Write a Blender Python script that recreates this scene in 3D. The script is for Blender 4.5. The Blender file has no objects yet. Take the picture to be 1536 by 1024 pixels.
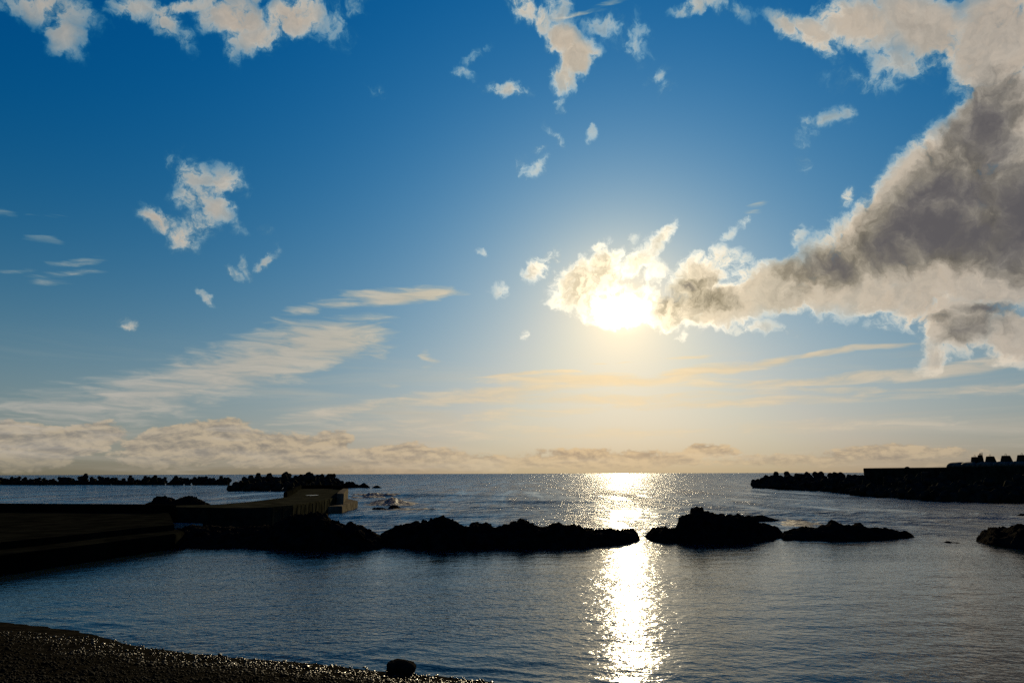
import bpy, bmesh, math, random
from mathutils import Vector, Matrix, Euler, noise as mn
random.seed(7)
R = math.radians
SC = bpy.context.scene
COL = SC.collection

# ---------------------------------------------------------------- camera
CAM_H = 4.0
F_PX = 1024.0                     # 24 mm lens on the 1536 px wide picture
PITCH = R(10.94)
ROLL = R(-0.165)
cam = bpy.data.objects.new('camera', bpy.data.cameras.new('camera'))
COL.objects.link(cam)
SC.camera = cam
cam.data.lens = 24
cam.data.clip_start = 0.1
cam.data.clip_end = 60000
cam.location = (0, 0, CAM_H)
CAM_M = Matrix.Rotation(R(90) + PITCH, 3, 'X') @ Matrix.Rotation(ROLL, 3, 'Z')
cam.rotation_euler = CAM_M.to_euler()

def ray(px, py):
    return (CAM_M @ Vector(((px - 768) / F_PX, (512 - py) / F_PX, -1))).normalized()

def azel(px, py):
    d = ray(px, py)
    return math.degrees(math.atan2(d.x, d.y)), math.degrees(math.asin(d.z))

def atz(px, py, z=0.0):
    """the point of the plane at height z seen at photo pixel px, py"""
    d = ray(px, py)
    t = (z - CAM_H) / d.z
    return Vector((d.x * t, d.y * t, z))

def atd(px, py, dist):
    """the point at ground distance dist (along +Y) seen at photo pixel px, py"""
    d = ray(px, py)
    t = dist / d.y
    return Vector((d.x * t, dist, CAM_H + d.z * t))

SUN_AZ, SUN_EL = R(9.35), R(13.56)
SUN_DIR = Vector((math.sin(SUN_AZ) * math.cos(SUN_EL), math.cos(SUN_AZ) * math.cos(SUN_EL), math.sin(SUN_EL)))

# ---------------------------------------------------------------- node expressions
class NB:
    def __init__(s, nt):
        s.nt = nt
    def new(s, t, **k):
        n = s.nt.nodes.new(t)
        for a, b in k.items():
            setattr(n, a, b)
        return n
    def put(s, sock, v):
        if isinstance(v, bpy.types.NodeSocket):
            s.nt.links.new(v, sock)
        elif v is not None:
            sock.default_value = v
    def m(s, op, a, b=None, c=None, clamp=False):
        n = s.new('ShaderNodeMath', operation=op, use_clamp=clamp)
        s.put(n.inputs[0], a); s.put(n.inputs[1], b)
        if c is not None: s.put(n.inputs[2], c)
        return n.outputs[0]
    def add(s, a, b): return s.m('ADD', a, b)
    def sub(s, a, b): return s.m('SUBTRACT', a, b)
    def mul(s, a, b): return s.m('MULTIPLY', a, b)
    def madd(s, a, b, c): return s.m('MULTIPLY_ADD', a, b, c)
    def mx(s, a, b): return s.m('MAXIMUM', a, b)
    def vm(s, op, a, b=None, scale=None, c=None):
        n = s.new('ShaderNodeVectorMath', operation=op)
        s.put(n.inputs[0], a)
        if b is not None: s.put(n.inputs[1], b)
        if c is not None: s.put(n.inputs[2], c)
        if scale is not None: s.put(n.inputs['Scale'], scale)
        return n.outputs['Value'] if op in ('LENGTH', 'DOT_PRODUCT', 'DISTANCE') else n.outputs[0]
    def xyz(s, x, y, z):
        n = s.new('ShaderNodeCombineXYZ')
        for i, v in enumerate((x, y, z)): s.put(n.inputs[i], v)
        return n.outputs[0]
    def sep(s, v):
        n = s.new('ShaderNodeSeparateXYZ'); s.put(n.inputs[0], v)
        return n.outputs
    def noise(s, v, scale=1, detail=4, rough=.5, dist=0, color=False, lac=2.0, dim='3D'):
        n = s.new('ShaderNodeTexNoise', noise_dimensions=dim)
        s.put(n.inputs['Vector'], v)
        n.inputs['Scale'].default_value = scale; n.inputs['Detail'].default_value = detail
        n.inputs['Roughness'].default_value = rough; n.inputs['Distortion'].default_value = dist
        n.inputs['Lacunarity'].default_value = lac
        return n.outputs['Color'] if color else n.outputs['Fac']
    def voro(s, v, scale=1, feature='F1', rnd=1.0, out='Distance', detail=0, rough=.5, lac=2.0, dim='2D'):
        n = s.new('ShaderNodeTexVoronoi', feature=feature, voronoi_dimensions=dim, normalize=detail > 0)
        n.inputs['Detail'].default_value = detail; n.inputs['Roughness'].default_value = rough; n.inputs['Lacunarity'].default_value = lac
        s.put(n.inputs['Vector'], v); n.inputs['Scale'].default_value = scale
        n.inputs['Randomness'].default_value = rnd
        return n.outputs[out]
    def mapr(s, v, a, b, c=0., d=1., smooth=True):
        n = s.new('ShaderNodeMapRange', interpolation_type='SMOOTHSTEP' if smooth else 'LINEAR')
        s.put(n.inputs[0], v)
        for i, q in enumerate((a, b, c, d)): s.put(n.inputs[1 + i], q)
        return n.outputs[0]
    def mix(s, f, a, b):
        n = s.new('ShaderNodeMix', data_type='VECTOR')
        s.put(n.inputs[0], f); s.put(n.inputs[4], a); s.put(n.inputs[5], b)
        return n.outputs[1]
    def mapping(s, v, loc=(0, 0, 0), rot=(0, 0, 0), scl=(1, 1, 1), kind='POINT'):
        n = s.new('ShaderNodeMapping', vector_type=kind)
        s.put(n.inputs[0], v)
        n.inputs['Rotation'].default_value = rot; n.inputs['Scale'].default_value = scl
        n.inputs['Location'].default_value = loc
        return n.outputs[0]
    def expf(s, v, k):      # exp(v / k)
        return s.m('EXPONENT', s.mul(v, 1.0 / k))
WAVE_IN, WAVE_OUT = .026, .036
SC.cycles.use_denoising = False
# ---------------------------------------------------------------- sky: Nishita light, graded air, clouds by compass bearing and height
world = bpy.data.worlds.new('World')
SC.world = world
world.use_nodes = True
wt = world.node_tree
B = NB(wt)
tex = B.new('ShaderNodeTexSky', sky_type='NISHITA')
tex.sun_disc = False
tex.sun_elevation = SUN_EL
tex.sun_rotation = SUN_AZ
tc = B.new('ShaderNodeTexCoord')
dirv = B.vm('NORMALIZE', tc.outputs['Generated'])
dx, dy, dz = B.sep(dirv)
elr = B.m('ARCSINE', dz)
el_true = B.mul(elr, 57.2958)
el = B.mx(el_true, 0.0)
az = B.mul(B.m('ARCTAN2', dx, dy), 57.2958)
ang = B.mul(B.m('ARCCOSINE', B.vm('DOT_PRODUCT', dirv, tuple(SUN_DIR))), 57.2958)
e_h = B.expf(el, -12.0); e_3 = B.expf(el, -3.0); a_25 = B.expf(ang, -25.0); a_8 = B.expf(ang, -8.0)
# photographic grade of the sky texture (display-like values, squared back to light below)
nis = B.vm('MULTIPLY', B.vm('SCALE', tex.outputs[0], scale=0.1), (1, 1, 1))
nx, ny, nz = B.sep(nis)
chan = []
for n_, k in ((nx, (-.149, .804, -.345, .439, .329, .089)), (ny, (.170, .468, -.316, .44, .08, .053)),
              (nz, (.424, .155, -.298, .499, -.207, .0))):
    v = B.madd(B.m('POWER', B.m('MINIMUM', n_, 3.0), .4545), k[5], k[0])
    for t_, c_ in zip((e_h, e_3, a_25, a_8), k[1:5]):
        v = B.madd(t_, c_, v)
    chan.append(B.mx(v, 0.0))
air = B.xyz(*chan)

P0 = B.xyz(az, el, 0.0)
warp = B.vm('SUBTRACT', B.noise(P0, .16, 4, .6, color=True), (.5, .5, .5))
warp2 = B.vm('SUBTRACT', B.noise(P0, .9, 5, .62, color=True, dim='2D'), (.5, .5, .5))
Pw = B.vm('ADD', B.vm('ADD', P0, B.vm('MULTIPLY', warp, (2.6, 2.6, 0))), B.vm('MULTIPLY', warp2, (1.0, .9, 0)))
warps = B.vm('SUBTRACT', B.noise(B.mapping(P0, scl=(.12, .5, 1)), 1., 3, .6, color=True), (.5, .5, .5))
Ps = B.vm('ADD', P0, B.vm('MULTIPLY', warps, (6., 1.1, 0)))

def field(vec, lst, quant, zone=None):
    """highest of many soft ellipses (photo px: cx, cy, rx, ry, tilt, weight) that reach into the zone (az0, az1, el0, el1)"""
    out, turned = None, {}
    for cx, cy, rx, ry, th, w in lst:
        c = Vector(azel(cx, cy)); t = R(th)
        u = Vector(azel(cx + rx * math.cos(t), cy - rx * math.sin(t))) - c
        v = Vector(azel(cx + ry * math.sin(t), cy + ry * math.cos(t))) - c
        if zone:
            reach = math.sqrt(1 + 1.3 / w)
            ex = math.hypot(u.x, v.x) * reach + 1.5
            ey = math.hypot(u.y, v.y) * reach + 1.5
            if c.x + ex < zone[0] or c.x - ex > zone[1] or c.y + ey < zone[2] or c.y - ey > zone[3]:
                continue
        k = round(math.degrees(math.atan2(u.y, u.x)) / quant) * quant
        co, si = math.cos(R(k)), math.sin(R(k))
        if k not in turned:
            turned[k] = B.xyz(B.vm('DOT_PRODUCT', vec, (co, si, 0)), B.vm('DOT_PRODUCT', vec, (-si, co, 0)), 0.0)
        ru, rv = 1 / u.length, 1 / v.length
        q = B.vm('MULTIPLY_ADD', turned[k], (ru, rv, 0), c=(-(c.x * co + c.y * si) * ru, -(-c.x * si + c.y * co) * rv, 0))
        f = B.madd(B.vm('DOT_PRODUCT', q, q), -w, w)
        out = f if out is None else B.mx(out, f)
    return out

PUFFS = [
 (70,12,85,34,-18,1.03),(98,58,34,30,-55,0.98),(25,5,40,22,0,0.70),(205,8,50,24,-5,0.92),(250,30,36,28,-35,0.98),(275,58,24,18,-30,0.45),
 (350,28,66,42,-10,1.38),(385,58,60,36,15,1.15),(440,26,62,42,25,1.38),(500,30,42,34,50,0.45),(530,10,30,16,50,0.45),(345,80,26,20,-50,0.55),(300,5,160,14,0,0.92),
 (785,12,50,26,-38,1.09),(815,38,30,22,-38,1.03),(850,70,42,30,-25,1.56),(868,92,38,30,20,1.69),(848,115,24,30,-8,1.15),(840,20,30,30,-40,0.70),(838,150,9,14,20,0.40),
 (760,136,38,15,2,0.86),(910,40,34,24,10,0.50),(952,60,26,30,-30,0.40),(988,108,20,9,35,0.42),(1000,128,14,10,40,0.30),
 (835,203,22,9,-38,0.50),(812,220,16,8,25,0.45),(803,256,24,12,40,0.50),(782,258,14,14,60,0.32),(890,195,7,17,-15,0.38),(696,114,16,9,0,0.34),(712,86,20,8,40,0.26),(568,136,14,10,0,0.24),
 (1045,4,40,16,0,0.86),(1085,10,40,14,0,0.50),(1185,38,40,26,-35,1.09),(1225,52,55,34,-30,1.31),(1290,38,95,52,-12,1.50),(1390,40,120,66,-15,1.62),(1350,96,75,32,5,0.86),(1300,122,60,20,0,0.50),
 (1500,60,100,110,0,1.88),(1240,176,44,12,6,0.55),(1272,168,16,20,-20,0.45),(1212,190,20,12,60,0.35),(1203,228,7,28,0,0.30),
 (300,262,44,30,-30,0.86),(338,272,34,32,0,0.98),(305,292,40,28,20,0.98),(325,308,34,26,-20,1.03),(300,330,38,26,35,0.92),(243,328,42,19,-22,1.15),(275,352,32,26,-50,1.09),(262,240,10,16,10,0.50),(362,288,20,7,-35,0.40),
 (348,408,18,10,-30,0.60),(366,400,22,7,-55,0.55),(398,392,24,7,32,0.65),(313,449,6,14,25,0.60),(199,486,16,10,-20,0.86),(192,476,10,6,0,0.40),(723,373,9,5,-15,0.45),(355,338,8,18,25,0.30),(395,348,10,20,35,0.32),
 (868,425,60,44,35,1.44),(905,395,42,34,20,1.38),(952,392,44,20,25,1.03),(992,358,34,14,58,0.92),(930,455,72,36,0,2.00),(980,405,26,22,0,0.60),(828,382,20,14,45,0.98),(808,400,30,17,40,0.98),(752,440,12,14,-40,0.38),(790,500,8,15,-35,0.42),(852,375,9,10,0,0.45),(955,358,10,8,30,0.40),(905,366,20,14,20,0.70),
 (1050,425,58,48,20,1.56),(1080,392,38,26,15,1.09),(1108,400,30,22,30,0.70),(1075,460,105,38,0,1.88),(1000,468,50,30,-10,1.50),(1117,327,16,10,55,0.65),(1094,345,20,7,50,0.40),(1026,512,12,22,-12,0.55),
 (1180,432,125,46,10,2.00),(1290,385,140,70,22,2.25),(1372,320,250,82,46,2.75),(1475,200,70,120,-25,2.50),(1490,380,170,90,0,2.75),(1330,440,100,30,0,1.50),
 (1380,412,60,40,0,2.4),(1525,285,90,70,0,2.4),(1600,330,150,120,0,2.50),(1560,220,90,120,0,2.25),(1230,425,90,50,15,1.88),(1390,452,70,50,0,1.6),(1440,480,85,62,15,1.69),(1530,500,90,52,10,1.62),(1405,535,42,26,60,1.03),(1320,470,26,26,-20,0.50),(1322,484,9,9,0,0.40),(1195,352,14,24,-40,0.65),(1272,298,14,20,-25,0.92),(1190,500,14,8,0,0.30),(1120,495,70,10,2,0.60),(1235,462,20,9,10,0.50),
]
DARK = [
 (1440,350,190,54,2,1.5),(1530,330,90,90,0,1.5),(1455,215,50,125,-25,.95),(1478,235,50,70,0,.95),(1462,290,70,50,0,1.1),(1398,285,84,52,45,1.0),(1372,280,90,24,48,.4),(1275,382,90,20,30,.35),(1240,400,75,28,14,.85),(1340,370,110,42,12,1.1),(1068,455,46,18,-4,.8),(1045,430,40,9,0,.4),
 (1478,460,42,8,-4,.6),(1430,500,60,16,20,.25),(1400,475,30,10,20,.35),(1000,452,20,16,0,.35),
]
STREAKS = [
 (470,515,125,38,10,1.2),(380,548,175,42,14,1.1),(250,585,200,38,11,.8),(90,612,160,30,6,.5),(596,445,100,15,5,1.2),(520,455,40,8,10,.5),(470,465,36,8,8,.5),(420,540,90,30,8,.7),
 (112,388,40,6,4,.45),(100,408,46,7,0,.42),(92,360,22,4,0,.34),(12,320,26,8,-10,.4),(20,404,30,4,0,.3),(90,425,24,6,0,.25),(85,323,18,3,0,.2),
 (540,612,180,12,8,.7),(740,590,160,12,7,.9),(900,570,190,11,4,1.1),(1060,555,110,9,9,1.1),(1160,541,80,7,9,1.1),(1250,528,80,6,9,1.1),(1330,517,60,5,6,1.0),
 (1250,568,300,9,3,.8),(1450,552,150,14,9,.9),(1330,585,260,6,1,.5),(900,597,300,9,2,.65),(1150,602,350,8,2,.6),(1480,582,120,7,3,.8),(640,632,260,12,4,.5),
 (770,563,60,5,4,.9),(832,558,40,4,3,.6),(1042,536,40,4,4,.8),(905,543,16,2.5,0,.7),(936,542,22,2.5,2,.7),(1250,640,300,10,2,.35),(800,650,300,10,2,.35),(885,14,62,7,19,.5),(560,532,16,4,5,.45),(588,578,12,4,0,.35),(638,540,8,14,-30,.3),(1140,310,10,6,0,.2),
]
BANK = [
 (30,668,110,36,0,1.2),(120,660,80,26,5,1.0),(290,664,110,34,5,1.3),(330,655,60,24,0,1.1),(420,675,110,26,0,1.0),(490,668,40,20,15,.9),(600,688,110,22,0,.9),(720,694,90,14,0,.8),
 (860,690,150,15,0,.7),(1065,676,42,12,0,.8),(960,690,100,14,0,.7),(1190,690,120,10,0,.6),(1330,680,130,13,5,.7),(1480,694,120,10,0,.5),(10,640,30,10,0,.6),
]

F1 = B.noise(Pw, .36, 10, .68, .12, dim='2D')
tosun = B.vm('NORMALIZE', B.vm('SUBTRACT', (math.degrees(SUN_AZ), math.degrees(SUN_EL), 0), P0))
F2 = B.noise(B.vm('ADD', Pw, B.vm('SCALE', tosun, scale=.5)), .36, 6, .68, .12, dim='2D')
relief = B.sub(F1, F2)
VB = B.voro(B.vm('ADD', Pw, B.vm('MULTIPLY', warp, (5., 5., 0))), .55, detail=3, rough=.55, lac=2.3)
bill = B.sub(.36, VB)
lowf = B.noise(B.vm('ADD', Pw, (40, 7, 0)), .2, 5, .55, dim='2D')
e16 = B.expf(ang, -16.)
e16v = B.xyz(e16, e16, e16)
lit = B.vm('MULTIPLY_ADD', e16v, (.30, .27, .17), c=(.725, .668, .612))
shade = B.vm('MULTIPLY_ADD', e16v, (.26, .22, .10), c=(.63, .605, .58))
rel = B.m('MULTIPLY_ADD', relief, 4.2, B.add(B.mul(B.sub(lowf, .48), -3.0), .66), clamp=True)
ccol0 = B.vm('ADD', B.mix(rel, shade, lit), B.vm('SCALE', (1., .97, .9), scale=B.madd(B.sub(F1, .55), .36, B.mul(bill, .30))))
dgrey = B.vm('ADD', B.mix(a_25, (.432, .428, .44), (.62, .57, .45)), B.vm('SCALE', (1., .96, .9), scale=B.mul(B.madd(relief, .5, B.madd(bill, .45, B.sub(lowf, .5))), .42)))
Fs = B.noise(B.mapping(Ps, rot=(0, 0, R(-6)), scl=(.22, 1.5, 1)), 1., 6, .6, .3, dim='2D')
veil = B.mul(B.mapr(B.noise(B.mapping(P0, rot=(0, 0, R(-3)), scl=(.05, .55, 1)), 1., 5, .6, .4, dim='2D'), .44, .78), B.mul(B.mapr(el, 11., 4.), .50))
scol = B.vm('MULTIPLY_ADD', e16v, (.40, .26, .02), c=(.685, .665, .64))
scol = B.vm('ADD', scol, B.vm('SCALE', (1, 1, 1), scale=B.mul(B.sub(Fs, .5), .12)))
Pb = B.vm('ADD', P0, B.vm('MULTIPLY', warps, (1.6, .8, 0)))
sunq = B.vm('MULTIPLY', B.vm('SUBTRACT', B.vm('ADD', P0, B.vm('MULTIPLY', warp, (3.5, 3.5, 0))), (math.degrees(SUN_AZ) + .1, math.degrees(SUN_EL) - .1, 0)), (.78, 1.1, 0))
core0 = B.m('EXPONENT', B.mul(B.vm('DOT_PRODUCT', sunq, sunq), -1 / 1.08 ** 2))
halo0 = B.expf(ang, -2.4)
wide0 = B.mul(B.expf(ang, -6.0), .13)

def sky_zone(zone, low):
    g = air
    if low:
        Fb = B.noise(B.mapping(Pb, rot=(0, 0, R(-9)), scl=(.36, .95, 1)), 1., 9, .64, .15, dim='2D')
        Fb2 = B.noise(B.vm('ADD', B.mapping(Pb, rot=(0, 0, R(-9)), scl=(.36, .95, 1)), (.10, .20, 0)), 1., 6, .64, .15, dim='2D')
        Vb = B.sub(.36, B.voro(B.vm('MULTIPLY', Pb, (.75, 1.25, 0)), 1., detail=3, rough=.5, lac=2.2))
        bfld = B.madd(B.sub(Fb, .5), 1.9, B.madd(Vb, 1.5, field(Pb, BANK, 10, zone)))
        bcov = B.mul(B.mapr(bfld, -.05, .42), B.mapr(el, .1, 1.8, .35, .92))
        brel = B.m('MULTIPLY_ADD', B.sub(Fb, Fb2), 3.4, B.madd(Vb, 1.5, .55), clamp=True)
        blit = B.vm('MULTIPLY_ADD', e16v, (.34, .20, .02), c=(.69, .64, .56))
        bshade = B.vm('MULTIPLY_ADD', e16v, (.36, .20, .03), c=(.495, .485, .465))
        g = B.mix(bcov, g, B.mix(brel, bshade, blit))
    ss = field(Ps, STREAKS, 5, zone)
    if ss is not None:
        scov = B.mul(B.mapr(B.madd(B.sub(Fs, .5), 2.6, ss), -.25, 1.15), .80)
        g = B.mix(B.mx(scov, veil), g, scol)
    raw = field(Pw, PUFFS, 20, zone)
    fld = B.madd(B.sub(F1, .5), 3.3, B.madd(B.sub(lowf, .5), .9, B.madd(bill, 2.0, raw)))
    cov = B.m('POWER', B.mapr(fld, -.30, 1.15, smooth=False), 1.15)
    cov = B.mul(B.mapr(cov, 0.0, .90), B.mapr(B.madd(B.sub(F1, .5), 2.2, fld), -.2, 1.2, .55, 1.0))
    cov = B.mul(cov, B.mapr(raw, -.5, 1.45, .14, 1.0))
    thick = B.mapr(fld, .45, 2.1)
    ccol = B.mix(B.mul(thick, .62), ccol0, shade)
    ccol = B.vm('ADD', ccol, B.vm('SCALE', (1., .97, .88), scale=B.mul(B.mul(B.mapr(fld, 1.5, .5), B.mapr(fld, .05, .45)), B.madd(e16, .36, .12))))
    dk = field(Pw, DARK, 15, zone)
    if dk is not None:
        Dn = B.madd(B.sub(lowf, .5), 2.4, B.madd(relief, -.7, B.madd(bill, -1.0, dk)))
        ccol = B.mix(B.mapr(Dn, -.45, .65), ccol, B.mix(B.mapr(Dn, .25, 1.5), dgrey, (.365, .355, .365)))
    g = B.mix(cov, g, ccol)
    gr, gg, gb = B.sep(g)
    lin = B.xyz(*[B.m('POWER', B.mx(q, 0.0), 2.2) for q in (gr, gg, gb)])
    # the veiled sun: forward scattering in the cloud in front of it and in the air round it
    core = B.mul(core0, B.madd(cov, B.madd(B.sub(F1, .5), 20., 7.0), .9))
    gl = B.vm('ADD', B.vm('SCALE', (1., .93, .76), scale=core), B.vm('SCALE', (1., .84, .58), scale=B.mul(halo0, B.madd(B.mul(cov, B.mapr(B.add(F1, B.mul(relief, 1.5)), .36, .66)), 1.7, .30))))
    gl = B.vm('ADD', gl, B.vm('SCALE', (1., .80, .50), scale=wide0))
    lin = B.vm('ADD', lin, gl)
    out = B.new('ShaderNodeBackground')
    wt.links.new(B.vm('SCALE', lin, scale=10.0), out.inputs[0])
    out.inputs[1].default_value = 0.066
    return out.outputs[0]

def either(fac, a, b):
    n = B.new('ShaderNodeMixShader')
    wt.links.new(fac, n.inputs[0]); wt.links.new(a, n.inputs[1]); wt.links.new(b, n.inputs[2])
    return n.outputs[0]

ELS = 23.0
is_high = B.m('GREATER_THAN', el, ELS)
is_right = B.m('GREATER_THAN', az, 0.0)
is_sky = B.m('GREATER_THAN', el_true, -0.3)
zl = either(is_right, sky_zone((-99, 0, -5, ELS), True), sky_zone((0, 99, -5, ELS), True))
zh = either(is_right, sky_zone((-99, 0, ELS, 99), False), sky_zone((0, 99, ELS, 99), False))
below = wt.nodes['Background']
below.inputs[0].default_value = (.05, .06, .07, 1)
below.inputs[1].default_value = 0.066
allsky = either(is_sky, below.outputs[0], either(is_high, zl, zh))
wt.links.new(allsky, wt.nodes['World Output'].inputs[0])
world.cycles.sampling_method = 'MANUAL'
world.cycles.sample_map_resolution = 512
SC.view_settings.view_transform = 'Standard'
SC.view_settings.look = 'None'
SC.view_settings.exposure = 0.6
SC.view_settings.gamma = 1
SC.cycles.use_adaptive_sampling = True
SC.cycles.adaptive_threshold = 0.012
SC.cycles.sample_clamp_direct = 12.0
SC.cycles.adaptive_min_samples = 16
# ---------------------------------------------------------------- sun
sun = bpy.data.objects.new('sun', bpy.data.lights.new('sun', 'SUN'))
COL.objects.link(sun)
sun.data.energy = 5.0
sun.data.angle = R(0.55)
sun.data.color = (1.0, .81, .50)
sun.rotation_euler = (-SUN_DIR).to_track_quat('-Z', 'Y').to_euler()

# ---------------------------------------------------------------- materials
def mat(name):
    m = bpy.data.materials.new(name)
    m.use_nodes = True
    return m, NB(m.node_tree), m.node_tree.nodes['Principled BSDF']

def bump(b, h, strength, dist, pb):
    n = b.new('ShaderNodeBump')
    n.inputs['Strength'].default_value = strength; n.inputs['Distance'].default_value = dist
    b.put(n.inputs['Height'], h)
    b.put(pb.inputs['Normal'], n.outputs[0])

def colr(b, f, lo, hi):
    n = b.new('ShaderNodeMix', data_type='RGBA')
    b.put(n.inputs[0], f)
    n.inputs[6].default_value = (*lo, 1); n.inputs[7].default_value = (*hi, 1)
    return n.outputs[2]

def stone(name, lo, hi, scale, rough, bstr=.6, bdist=.05, spec=.12):
    m, b, p = mat(name)
    co = b.new('ShaderNodeTexCoord').outputs['Object']
    n1 = b.noise(co, scale, 8, .62)
    n2 = b.noise(co, scale * 5, 5, .6)
    b.put(p.inputs['Base Color'], colr(b, b.mapr(n1, .35, .68), lo, hi))
    b.put(p.inputs['Roughness'], b.mapr(n2, .3, .7, rough[0], rough[1]))
    p.inputs['Specular IOR Level'].default_value = spec
    bump(b, b.madd(n2, .4, n1), bstr, bdist, p)
    return m

M_LAVA = stone('black_lava', (.004, .0036, .003), (.013, .0115, .009), 2.2, (.75, .95), .9, .12, .0)
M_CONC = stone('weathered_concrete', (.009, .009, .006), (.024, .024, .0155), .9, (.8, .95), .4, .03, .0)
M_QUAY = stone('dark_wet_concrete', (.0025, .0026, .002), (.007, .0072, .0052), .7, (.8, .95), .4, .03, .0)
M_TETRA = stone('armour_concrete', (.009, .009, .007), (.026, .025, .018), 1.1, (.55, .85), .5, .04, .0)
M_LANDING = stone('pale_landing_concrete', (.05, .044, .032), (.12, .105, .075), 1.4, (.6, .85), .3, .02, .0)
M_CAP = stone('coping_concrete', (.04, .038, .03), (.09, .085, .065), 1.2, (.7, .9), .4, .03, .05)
M_LEDGE_LIT = stone('painted_lit_ledge_concrete', (.22, .20, .16), (.42, .39, .32), 1.5, (.3, .6), .2, .01, .3)  # wet ledge in shade; its bright sunlit line is put into the pale colour
M_METAL = stone('rusty_steel', (.03, .02, .015), (.08, .05, .03), 8, (.4, .7), .2, .01)
M_BEACH = stone('dark_volcanic_sand', (.003, .0028, .002), (.009, .008, .0058), 3.0, (.8, .95), 1.0, .04, .0)
M_PEBBLE = stone('wet_pebbles', (.0025, .0024, .0018), (.010, .009, .0066), 6.0, (.32, .65), .3, .01, .05)
b_ = NB(M_PEBBLE.node_tree)
p_ = M_PEBBLE.node_tree.nodes['Principled BSDF']
pz = b_.sep(b_.new('ShaderNodeNewGeometry').outputs['Position'])[2]
b_.put(p_.inputs['Specular IOR Level'], b_.mapr(pz, .10, .42, .06, .008))     # wet near the waterline, dry higher up
b_.put(p_.inputs['Roughness'], b_.mapr(pz, .10, .42, .34, .8))
M_BOULDER = stone('boulder_stone', (.006, .0055, .0045), (.016, .014, .011), 5.0, (.8, .95), .5, .02, .0)

def ribbed(m):          # board marks down a concrete wall face
    b = NB(m.node_tree)
    return m

# foam: white water, lets light through
M_FOAM, b, p = mat('sea_foam')
co = b.new('ShaderNodeTexCoord').outputs['Object']
nf = b.noise(co, 3., 6, .7)
b.put(p.inputs['Base Color'], colr(b, b.mapr(nf, .3, .6), (.2, .19, .17), (.5, .47, .42)))
p.inputs['Roughness'].default_value = .6
tr = b.new('ShaderNodeBsdfTranslucent'); tr.inputs[0].default_value = (.5, .46, .40, 1)
ms = b.new('ShaderNodeMixShader'); ms.inputs[0].default_value = .7
M_FOAM.node_tree.links.new(p.outputs[0], ms.inputs[1]); M_FOAM.node_tree.links.new(tr.outputs[0], ms.inputs[2])
M_FOAM.node_tree.links.new(ms.outputs[0], M_FOAM.node_tree.nodes['Material Output'].inputs[0])
bump(b, nf, .8, .1, p)

# water: true gradients of a wave height field, so the far sea keeps its slopes
M_WATER, b, p = mat('sea_water')
co = b.new('ShaderNodeTexCoord').outputs['Object']
cx_, cy_, cz_ = b.sep(co)
outer = b.mapr(b.madd(b.noise(b.vm('SCALE', co, scale=.12), 1., 2, dim='2D'), 8., cy_), 42., 52.)
def grad(vec, sc, detail, rough, eps, kx, dist=0.):
    q = b.vm('MULTIPLY', vec, (sc * kx, sc, 0))
    h0 = b.noise(q, 1., detail, rough, dist, dim='2D')
    h1 = b.noise(b.vm('ADD', q, (eps * sc * kx, 0, 0)), 1., detail, rough, dist, dim='2D')
    h2 = b.noise(b.vm('ADD', q, (0, eps * sc, 0)), 1., detail, rough, dist, dim='2D')
    return b.mul(b.sub(h1, h0), 1 / eps), b.mul(b.sub(h2, h0), 1 / eps)
rot = b.mapping(co, rot=(0, 0, R(12)))
fx, fy = grad(rot, 4.6, 3, .55, .005, .7)
gx, gy = grad(b.mapping(co, loc=(31, 7, 0), rot=(0, 0, R(-25))), .75, 4, .55, .03, .6)
patch = b.mapr(b.noise(b.vm('MULTIPLY', co, (.05, .11, 0)), 1., 3, .55, dim='2D'), .35, .65, .70, 1.25)
far = b.mapr(cy_, 60., 900., 0., 1., False)
# crests in the open sea: long groups of waves, steep next to slack water
grp = b.noise(b.mapping(co, rot=(0, 0, R(3)), scl=(.42, .045, 0)), 1., 5, .7, dim='2D')
grp2 = b.noise(b.mapping(co, loc=(5, 90, 0), rot=(0, 0, R(-4)), scl=(.16, .012, 0)), 1., 4, .7, dim='2D')
gsum = b.madd(b.sub(grp, .5), 1.0, b.sub(grp2, .5))
ampo = b.m('MAXIMUM', b.madd(gsum, 3.2, 1.0), .12)
patch = b.mul(patch, b.mapr(outer, 0., 1., 1.0, ampo, False))
ampf = b.mul(patch, b.mapr(outer, 0., 1., WAVE_IN, WAVE_OUT, False))
ampg = b.mul(patch, b.mapr(outer, 0., 1., .050, .235, False))
sx = b.mul(b.madd(fx, ampf, b.mul(gx, ampg)), b.mapr(outer, 0., 1., 1.0, 1.5, False))
sy = b.add(b.madd(fy, ampf, b.mul(gy, ampg)), b.add(b.mul(outer, b.add(b.madd(b.m('POWER', far, .5), .065, .125), b.mul(gsum, .30))), .03))
gn = b.new('ShaderNodeNewGeometry').outputs['Normal']
nrm = b.vm('NORMALIZE', b.vm('ADD', gn, b.xyz(b.mul(sx, -1), b.mul(sy, -1), 0.)))
b.put(p.inputs['Normal'], nrm)
p.inputs['Base Color'].default_value = (.004, .010, .014, 1)
b.put(p.inputs['Roughness'], b.mapr(far, 0., 1., .05, .09, False))
p.inputs['IOR'].default_value = 1.333

# ---------------------------------------------------------------- object helpers
def tag(o, label=None, cat=None, group=None, kind=None):
    if label: o['label'] = label
    if cat: o['category'] = cat
    if group: o['group'] = group
    if kind: o['kind'] = kind
    return o

def mesh_obj(name, verts, faces, m, parent=None, smooth=True, loc=None):
    me = bpy.data.meshes.new(name)
    me.from_pydata(verts, [], faces)
    me.materials.append(m)
    if smooth: me.polygons.foreach_set('use_smooth', [True] * len(me.polygons))
    me.update()
    o = bpy.data.objects.new(name, me)
    COL.objects.link(o)
    if loc is not None: o.location = loc
    if parent is not None: o.parent = parent
    return o

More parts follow.
